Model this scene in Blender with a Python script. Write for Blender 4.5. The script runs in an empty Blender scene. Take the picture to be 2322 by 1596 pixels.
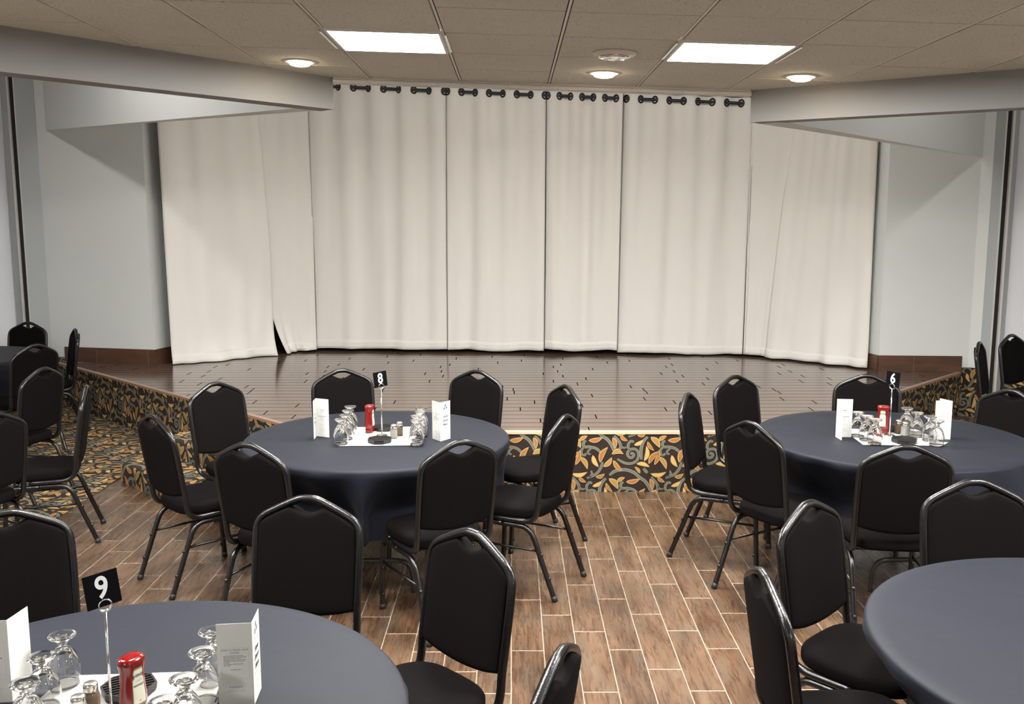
import bpy, bmesh, math, random
from mathutils import Vector, Matrix
random.seed(7)
PI = math.pi
sc = bpy.context.scene
COL = sc.collection
# ------------------------------------------------------------------ materials
def nodes_of(name):
    m = bpy.data.materials.new(name); m.use_nodes = True
    nt = m.node_tree; b = nt.nodes['Principled BSDF']
    return m, nt, b
def mat(name, col, rough=.6, metal=0., spec=.5, trans=0., ior=1.5, sheen=0., bump=0., bscale=200., coat=0., var=0., vscale=6.):
    m, nt, b = nodes_of(name)
    b.inputs['Base Color'].default_value = (*col, 1)
    b.inputs['Roughness'].default_value = rough
    b.inputs['Metallic'].default_value = metal
    b.inputs['Specular IOR Level'].default_value = spec
    b.inputs['Transmission Weight'].default_value = trans
    b.inputs['IOR'].default_value = ior
    b.inputs['Coat Weight'].default_value = coat
    if sheen:
        b.inputs['Sheen Weight'].default_value = sheen
        b.inputs['Sheen Roughness'].default_value = .5
    if bump or var:
        tc = nt.nodes.new('ShaderNodeTexCoord')
    if var:
        n = nt.nodes.new('ShaderNodeTexNoise'); n.inputs['Scale'].default_value = vscale; n.inputs['Detail'].default_value = 4
        r = nt.nodes.new('ShaderNodeMapRange'); r.inputs['To Min'].default_value = 1-var; r.inputs['To Max'].default_value = 1+var
        mx = nt.nodes.new('ShaderNodeMix'); mx.data_type = 'RGBA'; mx.blend_type = 'MULTIPLY'; mx.inputs['Factor'].default_value = 1
        mx.inputs['A'].default_value = (*col, 1)
        nt.links.new(tc.outputs['Object'], n.inputs['Vector']); nt.links.new(n.outputs['Fac'], r.inputs['Value'])
        nt.links.new(r.outputs['Result'], mx.inputs['B']); nt.links.new(mx.outputs['Result'], b.inputs['Base Color'])
    if bump:
        n = nt.nodes.new('ShaderNodeTexNoise'); n.inputs['Scale'].default_value = bscale; n.inputs['Detail'].default_value = 3
        bp = nt.nodes.new('ShaderNodeBump'); bp.inputs['Strength'].default_value = bump; bp.inputs['Distance'].default_value = .004
        nt.links.new(tc.outputs['Object'], n.inputs['Vector']); nt.links.new(n.outputs['Fac'], bp.inputs['Height'])
        nt.links.new(bp.outputs['Normal'], b.inputs['Normal'])
    return m
def emit(name, col, s):
    m, nt, b = nodes_of(name)
    b.inputs['Base Color'].default_value = (*col, 1)
    b.inputs['Emission Color'].default_value = (*col, 1); b.inputs['Emission Strength'].default_value = s
    return m
class NG:
    def __init__(s, nt): s.nt = nt
    def m(s, op, a, b=None, c=None):
        n = s.nt.nodes.new('ShaderNodeMath'); n.operation = op
        for i, v in enumerate((a, b, c)):
            if v is None: continue
            if isinstance(v, (int, float)): n.inputs[i].default_value = v
            else: s.nt.links.new(v, n.inputs[i])
        return n.outputs[0]
    def mix(s, f, a, b):
        n = s.nt.nodes.new('ShaderNodeMix'); n.data_type = 'RGBA'
        for k, v in (('Factor', f), ('A', a), ('B', b)):
            if isinstance(v, (int, float)): n.inputs[k].default_value = v
            elif isinstance(v, tuple): n.inputs[k].default_value = (*v, 1)
            else: s.nt.links.new(v, n.inputs[k])
        return n.outputs['Result']
    def ramp(s, f, stops):
        n = s.nt.nodes.new('ShaderNodeValToRGB'); e = n.color_ramp.elements
        while len(e) < len(stops): e.new(.5)
        for q, (p, c) in zip(e, stops): q.position = p; q.color = (*c, 1)
        s.nt.links.new(f, n.inputs['Fac']); return n.outputs['Color']
    def xyz(s, x, y, z):
        n = s.nt.nodes.new('ShaderNodeCombineXYZ')
        for i, v in enumerate((x, y, z)):
            if isinstance(v, (int, float)): n.inputs[i].default_value = v
            else: s.nt.links.new(v, n.inputs[i])
        return n.outputs[0]
    def noise(s, v, scale, detail=4, rough=.55, dist=0):
        n = s.nt.nodes.new('ShaderNodeTexNoise'); n.inputs['Scale'].default_value = scale; n.inputs['Detail'].default_value = detail
        n.inputs['Roughness'].default_value = rough; n.inputs['Distortion'].default_value = dist
        s.nt.links.new(v, n.inputs['Vector']); return n.outputs['Fac']
    def white(s, v):
        n = s.nt.nodes.new('ShaderNodeTexWhiteNoise'); n.noise_dimensions = '3D'
        s.nt.links.new(v, n.inputs['Vector']); return n.outputs['Value']
def plank_mat(name, W, L, x0, y0, along_y, stag, grout, gw, stops, dark, rough, grain=1., bumpd=.0012, spec=.5):
    """wood-look planks: W across, L along; stag = joint shift per row (None = random)"""
    m, nt, b = nodes_of(name); g = NG(nt)
    tc = nt.nodes.new('ShaderNodeTexCoord'); sp = nt.nodes.new('ShaderNodeSeparateXYZ')
    nt.links.new(tc.outputs['Object'], sp.inputs[0])
    ax, ay = (sp.outputs[0], sp.outputs[1]) if along_y else (sp.outputs[2 if name.endswith('base_tile') else 1], sp.outputs[0])
    u = g.m('DIVIDE', g.m('SUBTRACT', ax, x0), W); row = g.m('FLOOR', u)
    if stag is None: sh = g.white(g.xyz(row, 3.7, 1.3))
    else: sh = g.m('MULTIPLY', row, stag)
    v = g.m('ADD', g.m('DIVIDE', g.m('SUBTRACT', ay, y0), L), sh); cell = g.m('FLOOR', v)
    fu = g.m('SUBTRACT', u, row); fv = g.m('SUBTRACT', v, cell)
    du = g.m('MULTIPLY', g.m('SUBTRACT', .5, g.m('ABSOLUTE', g.m('SUBTRACT', fu, .5))), W)
    dv = g.m('MULTIPLY', g.m('SUBTRACT', .5, g.m('ABSOLUTE', g.m('SUBTRACT', fv, .5))), L)
    d = g.m('MINIMUM', du, g.m('MULTIPLY', dv, .65) if along_y else dv)
    line = g.m('LESS_THAN', d, gw/2)
    r1 = g.white(g.xyz(row, cell, .5)); r2 = g.white(g.xyz(row, cell, 9.5))
    gv = g.xyz(g.m('MULTIPLY', ax, 38), g.m('ADD', g.m('MULTIPLY', ay, 3.6), g.m('MULTIPLY', r1, 40)), g.m('MULTIPLY', r2, 20))
    n1 = g.noise(gv, 1.6, 6, .62, .9)
    gv2 = g.xyz(g.m('MULTIPLY', ax, 7), g.m('ADD', g.m('MULTIPLY', ay, 2.), g.m('MULTIPLY', r2, 30)), 0.)
    n2 = g.noise(gv2, 1.3, 3)
    f = g.m('ADD', .5, g.m('ADD', g.m('ADD', g.m('MULTIPLY', g.m('SUBTRACT', n1, .5), 1.05*grain), g.m('MULTIPLY', g.m('SUBTRACT', n2, .5), .9)), g.m('MULTIPLY', g.m('SUBTRACT', r1, .5), .20)))
    c = g.ramp(f, stops)
    sn = g.m('MINIMUM', 1, g.m('MAXIMUM', 0, g.m('MULTIPLY', g.m('SUBTRACT', g.noise(g.xyz(g.m('MULTIPLY', ax, 95), g.m('MULTIPLY', ay, 4.2), g.m('MULTIPLY', r1, 30)), 1.5, 4, .6), .52), 4.)))
    c = g.mix(g.m('MULTIPLY', sn, .42*grain), c, dark)
    if along_y: c = g.mix(g.m('MULTIPLY', g.m('SMOOTHSTEP', .45, .7, g.noise(g.xyz(g.m('MULTIPLY', ax, 9), g.m('MULTIPLY', ay, 2.4), g.m('MULTIPLY', r2, 50)), 1.5, 4)) if False else g.m('MULTIPLY', g.m('MAXIMUM', 0, g.m('SUBTRACT', g.noise(g.xyz(g.m('MULTIPLY', ax, 9), g.m('MULTIPLY', ay, 2.4), g.m('MULTIPLY', r2, 50)), 1.5, 4), .45)), 3.2), .6), c, (.075, .062, .047))
    c = g.mix(line, c, grout)
    nt.links.new(c, b.inputs['Base Color'])
    ro = g.m('ADD', rough, g.m('MULTIPLY', n1, .16 if along_y else .04)); ro = g.m('ADD', ro, g.m('MULTIPLY', line, .5))
    nt.links.new(ro, b.inputs['Roughness']); nt.links.new(g.m('MULTIPLY', g.m('SUBTRACT', 1, line), spec), b.inputs['Specular IOR Level'])
    hgt = g.m('SUBTRACT', g.m('MULTIPLY', n1, .5), g.m('MULTIPLY', line, 1.2))
    bp = nt.nodes.new('ShaderNodeBump'); bp.inputs['Strength'].default_value = .6; bp.inputs['Distance'].default_value = bumpd
    nt.links.new(hgt, bp.inputs['Height']); nt.links.new(bp.outputs['Normal'], b.inputs['Normal'])
    return m
def tile_mat():
    m, nt, b = nodes_of('acoustic_tile'); g = NG(nt)
    tc = nt.nodes.new('ShaderNodeTexCoord'); v = tc.outputs['Object']
    pits = g.m('LESS_THAN', g.noise(v, 75, 3, .7), .365)
    pits2 = g.m('LESS_THAN', g.noise(v, 190, 2, .6), .40)
    blot = g.noise(v, 1.3, 3)
    c = g.ramp(blot, [(.3, (.60, .60, .53)), (.7, (.66, .655, .58))])
    c = g.mix(g.m('MULTIPLY', pits, .75), c, (.16, .14, .12)); c = g.mix(g.m('MULTIPLY', pits2, .35), c, (.3, .27, .24))
    nt.links.new(c, b.inputs['Base Color']); b.inputs['Roughness'].default_value = .95
    return m
M = {}
M['tile'] = tile_mat()
M['tbar'] = mat('cream_ceiling_bar', (.80, .78, .72), .5)
M['tgap'] = mat('dark_tile_joint', (.05, .045, .04), .9)
M['wall'] = mat('pale_blue_grey_paint', (.675, .695, .675), .7, bump=.12, bscale=18, var=.03, vscale=2)
M['soffit'] = mat('grey_soffit_paint', (.26, .255, .25), .75, bump=.06, bscale=60)
M['lav'] = mat('pale_lavender_paint', (.70, .71, .74), .7)
M['trimw'] = mat('off_white_trim_paint', (.66, .64, .60), .5)
M['jamb'] = mat('grey_jamb_paint', (.38, .40, .40), .6)
M['blackgap'] = mat('black_rubber_strip', (.012, .01, .01), .5)
M['floor'] = plank_mat('wood_look_floor_tile', .1535, .595, .457, 6.543, True, .327, (.29, .245, .19), .0044,
    [(.15, (.030, .016, .009)), (.42, (.078, .040, .021)), (.58, (.112, .062, .034)), (.85, (.15, .100, .066))], (.015, .010, .007), .20, 1., .0016)
M['stage'] = plank_mat('stage_floor_planks', .150, 1.2, 6.755, 0, False, None, (.010, .006, .005), .010,
    [(.2, (.085, .050, .036)), (.5, (.125, .080, .060)), (.8, (.16, .108, .084))], (.07, .042, .03), .13, .4, .0002, 1.0)
M['skirt'] = plank_mat('wood_look_base_tile', .9, .62, 0, .12, False, None, (.25, .16, .10), .004,
    [(.2, (.05, .022, .012)), (.5, (.085, .04, .022)), (.8, (.12, .058, .034))], (.03, .015, .01), .4, .7, .001)
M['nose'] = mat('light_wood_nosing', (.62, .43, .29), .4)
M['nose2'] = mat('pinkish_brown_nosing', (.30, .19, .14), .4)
M['curtain'] = mat('ivory_curtain_fabric', (.78, .755, .71), .85, bump=.25, bscale=420, sheen=.1)
M['rod'] = mat('black_rod_metal', (.012, .012, .018), .35)
M['dark'] = mat('dark_backstage_paint', (.05, .045, .045), .9)
M['cloth'] = mat('navy_tablecloth_fabric', (.0060, .0074, .0138), .6, spec=.23, bump=.35, bscale=9, sheen=.02)
M['tabletop'] = mat('grey_laminate', (.35, .33, .3), .5)
M['tableleg'] = mat('dark_brown_steel', (.035, .026, .022), .4)
M['fabric'] = mat('black_chair_fabric', (.0042, .0032, .0032), .9, spec=.07, sheen=0, bump=.2, bscale=700)
M['frame'] = mat('black_hammered_steel', (.0065, .006, .006), .22, spec=.5, bump=.22, bscale=260)
M['rubber'] = mat('black_rubber', (.01, .01, .01), .6)
M['glass'] = mat('clear_glass', (1, 1, 1), .0, trans=1., ior=1.48)
M['chrome'] = mat('chrome', (.78, .77, .74), .12, metal=1.)
M['steelcap'] = mat('brushed_steel_cap', (.62, .60, .56), .25, metal=1.)
M['signblack'] = mat('black_acrylic', (.002, .002, .003), .4, spec=.15)
M['white'] = mat('white_print', (.80, .82, .84), .5)
M['paper'] = mat('white_card_paper', (.62, .615, .585), .8, spec=.2)
M['ink'] = mat('dark_grey_ink', (.05, .05, .055), .8)
M['inkp'] = mat('pale_grey_ink', (.34, .34, .34), .8)
M['mat'] = mat('white_paper_placemat', (.43, .425, .40), .85, spec=.2)
M['ketchup'] = mat('red_ketchup_plastic', (.16, .004, .0035), .16, coat=.3)
M['label'] = mat('cream_label', (.55, .52, .42), .5)
M['labelrim'] = mat('green_gold_label_edge', (.16, .17, .08), .5)
M['tomato'] = mat('tomato_red_print', (.55, .06, .03), .5)
M['salt'] = mat('white_salt', (.6, .59, .55), .9)
M['pepper'] = mat('ground_pepper', (.22, .14, .08), .9, var=.5, vscale=400)
M['trivet'] = mat('black_cast_plastic', (.013, .012, .012), .4)
M['bezel'] = mat('white_light_frame', (.72, .71, .66), .4)
M['panel'] = emit('led_panel_diffuser', (1., .985, .95), 70.)
M['warm'] = emit('warm_downlight_lens', (1., .78, .52), 24.)
M['detector'] = mat('white_detector_plastic', (.66, .62, .55), .4)
M['c0'] = mat('carpet_dark_brown', (.020, .0088, .0045), .95, bump=.5, bscale=300, var=.35, vscale=5)
M['c1'] = mat('carpet_orange_leaf', (.34, .145, .032), .95, bump=.4, bscale=300)
M['c2'] = mat('carpet_gold_leaf', (.36, .21, .052), .95, bump=.4, bscale=300)
M['c3'] = mat('carpet_yellow_leaf', (.55, .36, .10), .95, bump=.4, bscale=300)
M['c4'] = mat('carpet_leaf_outline', (.46, .30, .14), .95)
M['c5'] = mat('carpet_sage_vine', (.125, .13, .095), .95, bump=.4, bscale=300)
M['c6'] = mat('carpet_vine_outline', (.23, .24, .18), .95)
# ------------------------------------------------------------------ mesh builder
class MB:
    def __init__(s): s.v = []; s.f = []; s.mi = []; s.sm = []
    def add(s, vs, fs, mi=0, sm=False):
        o = len(s.v); s.v += [tuple(p) for p in vs]
        for f in fs: s.f.append([o+i for i in f]); s.mi.append(mi); s.sm.append(sm)
    def box(s, x0, y0, z0, x1, y1, z1, mi=0, M4=None):
        vs = [(x, y, z) for z in (z0, z1) for y in (y0, y1) for x in (x0, x1)]
        if M4 is not None: vs = [M4 @ Vector(p) for p in vs]
        s.add(vs, [(0, 2, 3, 1), (4, 5, 7, 6), (0, 1, 5, 4), (2, 6, 7, 3), (0, 4, 6, 2), (1, 3, 7, 5)], mi)
    def grid(s, n, m, fn, mi=0, sm=True, closeu=False, flip=False):
        vs = [fn(i/(n-1) if not closeu else i/n, j/(m-1)) for j in range(m) for i in range(n)]
        fs = []
        for j in range(m-1):
            for i in range(n if closeu else n-1):
                a = j*n+i; b = j*n+(i+1) % n; q = (a, b, b+n, a+n)
                fs.append(q[::-1] if flip else q)
        s.add(vs, fs, mi, sm)
    def lathe(s, prof, seg=24, c=(0, 0, 0), mi=0, sm=True, cap=False, sq=None):
        k = len(prof)
        vs = []
        for r, z in prof:
            for i in range(seg):
                a = 2*PI*i/seg; vs.append((c[0]+r*math.cos(a), c[1]+r*math.sin(a), c[2]+z))
        fs = []
        for j in range(k-1):
            for i in range(seg):
                a = j*seg+i; b = j*seg+(i+1) % seg
                fs.append((a, b, b+seg, a+seg))
        if cap: fs.append(tuple(range(seg))[::-1]); fs.append(tuple((k-1)*seg+i for i in range(seg)))
        s.add(vs, fs, mi, sm)
    def loft(s, rings, mi=0, sm=True, cap=True):
        n = len(rings[0]); vs = [p for r in rings for p in r]; fs = []
        for j in range(len(rings)-1):
            for i in range(n):
                a = j*n+i; b = j*n+(i+1) % n; fs.append((a, b, b+n, a+n))
        if cap: fs.append(tuple(range(n))[::-1]); fs.append(tuple((len(rings)-1)*n+i for i in range(n)))
        s.add(vs, fs, mi, sm)
    def tube(s, pts, r, seg=10, mi=0, closed=False, cap=True):
        P = [Vector(p) for p in pts]; n = len(P); rings = []
        up = Vector((0.01, .02, 1)).normalized(); N = None
        for i in range(n):
            if closed: t = (P[(i+1) % n]-P[i-1])
            else: t = P[min(i+1, n-1)]-P[max(i-1, 0)]
            t.normalize()
            if N is None:
                N = t.orthogonal().normalized()
            N = (N-t*N.dot(t)).normalized(); B = t.cross(N)
            rr = r[i] if isinstance(r, list) else r
            rings.append([P[i]+N*rr*math.cos(2*PI*k/seg)+B*rr*math.sin(2*PI*k/seg) for k in range(seg)])
        if closed:
            rings.append(rings[0]); s.loft(rings, mi, True, False)
        else: s.loft(rings, mi, True, cap)
    def prism(s, poly, z0, z1, mi=0, M4=None):
        n = len(poly); vs = [(x, y, z0) for x, y in poly]+[(x, y, z1) for x, y in poly]
        if M4 is not None: vs = [M4 @ Vector(p) for p in vs]
        fs = [tuple(range(n))[::-1], tuple(range(n, 2*n))]+[(i, (i+1) % n, n+(i+1) % n, n+i) for i in range(n)]
        s.add(vs, fs, mi)
    def build(s, name, mats, parent=None, loc=None, rotz=0., fix=False):
        me = bpy.data.meshes.new(name); me.from_pydata(s.v, [], s.f)
        if not isinstance(mats, (list, tuple)): mats = [mats]
        for m in mats: me.materials.append(m)
        me.polygons.foreach_set('material_index', s.mi); me.polygons.foreach_set('use_smooth', s.sm)
        if fix:
            bm = bmesh.new(); bm.from_mesh(me); bmesh.ops.remove_doubles(bm, verts=bm.verts, dist=1e-5)
            bmesh.ops.recalc_face_normals(bm, faces=bm.faces); bm.to_mesh(me); bm.free()
        me.update()
        return link(name, me, parent, loc, rotz)
def link(name, me, parent=None, loc=None, rotz=0.):
    o = bpy.data.objects.new(name, me); COL.objects.link(o)
    if parent: o.parent = parent
    if loc is not None: o.location = loc
    if rotz: o.rotation_euler = (0, 0, rotz)
    return o
def tag(o, label, cat, group=None, kind=None):
    o['label'] = label; o['category'] = cat
    if group: o['group'] = group
    if kind: o['kind'] = kind
    return o
def thing(name, label, cat, loc=(0, 0, 0), rotz=0., group=None, kind=None):
    o = bpy.data.objects.new(name, None); COL.objects.link(o); o.empty_display_size = .1
    o.location = loc; o.rotation_euler = (0, 0, rotz)
    return tag(o, label, cat, group, kind)
def struct(o, label=None):
    o['kind'] = 'structure'
    if label: o['label'] = label; o['category'] = 'building part'
    return o
def dup(root, loc, rotz, label, group=None):
    r = root.copy(); COL.objects.link(r); r.location = loc; r.rotation_euler = (0, 0, rotz); r['label'] = label
    if group: r['group'] = group
    for ch in list(root.children):
        c = ch.copy(); COL.objects.link(c); c.parent = r
        for g in ch.children:
            d = g.copy(); COL.objects.link(d); d.parent = c
    return r
def cr(pts, n=6):
    """Catmull-Rom resample"""
    P = [Vector(p) for p in pts]; P = [P[0]*2-P[1]]+P+[P[-1]*2-P[-2]]; out = []
    for i in range(1, len(P)-2):
        a, b, c, d = P[i-1:i+3]
        for k in range(n):
            t = k/n; out.append(.5*((2*b)+(c-a)*t+(2*a-5*b+4*c-d)*t*t+(3*b-3*c+d-a)*t**3))
    out.append(P[-2]); return out
def interp(x, tab):
    if x <= tab[0][0]: return tab[0][1]
    for (a, b), (c, d) in zip(tab, tab[1:]):
        if x <= c: return b+(d-b)*(x-a)/(c-a)
    return tab[-1][1]
def clip(poly, region):
    """Sutherland-Hodgman against a convex CCW region"""
    out = list(poly); n = len(region)
    for i in range(n):
        ax, ay = region[i]; bx, by = region[(i+1) % n]
        inp, out = out, []
        if not inp: break
        def sd(p): return (bx-ax)*(p[1]-ay)-(by-ay)*(p[0]-ax)
        for j in range(len(inp)):
            p, q = inp[j-1], inp[j]; sp, sq = sd(p), sd(q)
            if sq >= 0:
                if sp < 0: t = sp/(sp-sq); out.append((p[0]+(q[0]-p[0])*t, p[1]+(q[1]-p[1])*t))
                out.append(q)
            elif sp >= 0: t = sp/(sp-sq); out.append((p[0]+(q[0]-p[0])*t, p[1]+(q[1]-p[1])*t))
    return out if len(out) > 2 else None
def text_mesh(body, size, bold=0., shear=0., align='CENTER', sx=1., spacing=1.):
    cu = bpy.data.curves.new('text', 'FONT'); cu.body = body; cu.size = size; cu.offset = bold; cu.shear = shear
    cu.align_x = align; cu.align_y = 'CENTER'; cu.space_character = spacing; cu.resolution_u = 4
    o = bpy.data.objects.new('text', cu); COL.objects.link(o)
    dg = bpy.context.evaluated_depsgraph_get(); dg.update()
    me = bpy.data.meshes.new_from_object(o.evaluated_get(dg))
    vs = [(v.co.x*sx, v.co.y) for v in me.vertices]; fs = [tuple(p.vertices) for p in me.polygons]
    bpy.data.objects.remove(o); bpy.data.curves.remove(cu); bpy.data.meshes.remove(me)
    return vs, fs
# ------------------------------------------------------------------ carpet pattern (real inlaid shapes)
S_ = .585/818.
LEAVES = [((610, 428), (757, 395), 52, 14, 1), ((1330, 425), (1415, 372), 44, -6, 2), ((722, 655), (803, 488), 58, -22, 1), ((648, 580), (712, 708), 50, 14, 3),
    ((520, 590), (606, 726), 52, -20, 2), ((480, 684), (525, 522), 46, 12, 1), ((768, 706), (857, 604), 54, 14, 2), ((848, 556), (972, 556), 56, -32, 2),
    ((864, 636), (962, 752), 50, 14, 1), ((1108, 664), (1248, 700), 46, -14, 3), ((1196, 645), (1214, 478), 48, 22, 3), ((1214, 436), (1286, 534), 38, 12, 1),
    ((1228, 668), (1340, 532), 54, -20, 1), ((1254, 382), (1352, 498), 62, -16, 2), ((1080, 476), (1180, 418), 42, 10, 3), ((862, 388), (888, 512), 46, -10, 1),
    ((932, 372), (1012, 430), 40, 10, 1), ((438, 786), (602, 766), 48, 26, 3), ((688, 816), (782, 780), 44, 14, 1), ((1150, 770), (1090, 700), 34, 8, 2)]
VINES = [(((1045, 572), (1060, 558), (1080, 576), (1062, 604), (1030, 600), (1012, 566), (1030, 528), (1072, 512), (1112, 530), (1128, 582), (1108, 638), (1052, 668), (985, 662), (908, 620)), 22),
    (((1030, 528), (1018, 480), (1030, 446), (1052, 430), (1078, 440)), 22), (((1218, 384), (1172, 440), (1152, 530), (1158, 625)), 28),
    (((436, 352), (500, 306), (600, 294), (690, 324), (752, 378), (805, 415), (850, 478), (884, 556)), 28), (((582, 424), (556, 450), (566, 490), (625, 492), (690, 510), (748, 562)), 24),
    (((566, 490), (536, 528), (544, 572), (572, 578), (584, 556)), 20), (((640, 508), (606, 535), (608, 562), (634, 568)), 18),
    (((756, 650), (738, 715), (690, 780), (596, 824)), 24), (((638, 744), (648, 780), (620, 815)), 18), (((872, 372), (926, 440), (942, 490), (918, 532)), 24),
    (((940, 470), (965, 500), (1004, 498)), 16), (((1182, 720), (1222, 768)), 30)]
def motif():
    rim, fill, vr, vf = [], [], [], []
    for (x0, y0), (x1, y1), w, bend, ci in LEAVES:
        ax = Vector((x1-x0, y1-y0)); L = ax.length; t = ax/L; nn = Vector((-t.y, t.x))
        for grow, dst in ((1.0, rim), (.74, fill)):
            A, B = [], []
            for k in range(8):
                q = k/7; wq = (math.sin(PI*q**.85)**.8)*w/2*grow*(1 if grow == 1 else .92) if 0 < k < 7 else 0
                cen = Vector((x0, y0))+t*L*(.5+(q-.5)*(1 if grow == 1 else .84))+nn*bend*(math.sin(PI*q)-.35)
                A.append(cen+nn*wq)
                if 0 < k < 7: B.append(cen-nn*wq)
            dst.append(([(p.x*S_, -p.y*S_) for p in A+B[::-1]], ci))
    for pts, w in VINES:
        C = cr([(x, y, 0) for x, y in pts], 4)
        for grow, dst in ((1.25, vr), (.8, vf)):
            L_, R_ = [], []
            for i, p in enumerate(C):
                t = (C[min(i+1, len(C)-1)]-C[max(i-1, 0)]).normalized(); nn = Vector((-t.y, t.x, 0))
                ww = w*grow*.47*(.55+.45*min(1, min(i, len(C)-1-i)/4+.3))
                L_.append(p+nn*ww); R_.append(p-nn*ww)
            for i in range(len(C)-1):
                q = [L_[i], L_[i+1], R_[i+1], R_[i]]; dst.append([(p.x*S_, -p.y*S_) for p in q])
    return rim, fill, vr, vf
MOT = motif()
def carpet(mb, region, to3, ou=0., ov=0., base=True, lift=.0009):
    """lay the leaf-and-scroll pattern inside a convex region given in carpet (u,v) metres"""
    A = sum(region[i-1][0]*region[i][1]-region[i][0]*region[i-1][1] for i in range(len(region)))
    if A < 0: region = region[::-1]
    us = [p[0] for p in region]; vs = [p[1] for p in region]
    if base: mb.add([to3(u, v, 0) for u, v in region], [tuple(range(len(region)))], 0)
    P = 818*S_; bu, bv = -425*S_, -440*S_
    u0, u1, v0, v1 = min(us), max(us), min(vs), max(vs)
    def put(poly, dx, dy, lv, mi):
        q = [(x+dx, y+dy) for x, y in poly]
        if max(p[0] for p in q) < u0 or min(p[0] for p in q) > u1 or max(p[1] for p in q) < v0 or min(p[1] for p in q) > v1: return
        q = clip(q[::-1], region) or None
        if q: mb.add([to3(u, v, lv*lift) for u, v in q], [tuple(range(len(q)))], mi)
    j0 = int(math.floor((v0-ov)/abs(bv)))-2; j1 = int(math.ceil((v1-ov)/abs(bv)))+3
    for j in range(j0, j1):
        dy = ov+j*abs(bv); sh = ou-j*bu
        i0 = int(math.floor((u0-sh)/P))-3; i1 = int(math.ceil((u1-sh)/P))+2
        for i in range(i0, i1):
            dx = sh+i*P
            if dx+1450*S_ < u0 or dx+400*S_ > u1: continue
            for poly in MOT[2]: put(poly, dx, dy, 1, 6)
            for poly in MOT[3]: put(poly, dx, dy, 2, 5)
            for poly, ci in MOT[0]: put(poly, dx, dy, 3, 4)
            for poly, ci in MOT[1]: put(poly, dx, dy, 4, ci)
CM = [M['c%d' % i] for i in range(7)]
# ------------------------------------------------------------------ setting: floors
mb = MB(); mb.box(-8, -4.5, -.1, 8, 13, 0)
o = mb.build('floor', M['floor']); struct(o)
mb = MB()
reg = [(-7.2, 3.2), (-3.07, 3.2), (-3.07, 8.23), (-5.05, 10.13), (-5.45, 10.28), (-7.2, 8.55)]
carpet(mb, reg, lambda u, v, h: (u, v, .006+h), .1, .2)
carpet(mb, [(3.5, 3.2), (6.9, 3.2), (6.9, 7.6), (5.0, 9.42), (4.62, 9.42), (3.5, 8.3)], lambda u, v, h: (u, v, .006+h), .3, .1)
o = mb.build('floor_carpet', CM); struct(o)
# stage
SZ = .4585
stage = thing('stage', 'raised stage with glossy brown plank deck and patterned carpet sides', 'stage', kind='structure')
st = [(-1.485, 6.755), (1.902, 6.755), (4.60, 9.475), (3.8, 9.62), (3.8, 12.3), (-3.85, 12.3), (-3.85, 10.0), (-5.02, 10.17)]
mb = MB(); mb.prism(st, 0.0, SZ-.002); mb.prism(st, SZ-.002, SZ); mb.build('deck', M['stage'], stage)
def seg_frame(a, b):
    d = Vector((b[0]-a[0], b[1]-a[1])); L = d.length; d /= L; n = Vector((d.y, -d.x)); return d, n, L
edges = [((-5.02, 10.17), (-1.485, 6.755)), ((-1.485, 6.755), (1.902, 6.755)), ((1.902, 6.755), (4.60, 9.475))]
for k, (a, b) in enumerate(edges):
    d, n, L = seg_frame(a, b); mb = MB()
    carpet(mb, [(0, 0), (L, 0), (L, SZ-.018), (0, SZ-.018)], lambda u, v, h: (a[0]+d.x*u+n.x*(.008+h), a[1]+d.y*u+n.y*(.008+h), v), (.29, -.14, .55)[k], (.60, .695, .6)[k])
    mb.build('carpet_riser', CM, stage)
    mb = MB(); Mx = Matrix(((d.x, n.x, 0, a[0]), (d.y, n.y, 0, a[1]), (0, 0, 1, 0), (0, 0, 0, 1)))
    mb.box(0, -.03, SZ-.018, L, .014, SZ+.002, 0, Mx); mb.build('nosing', M['nose'] if k == 1 else M['nose2'], stage)
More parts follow.
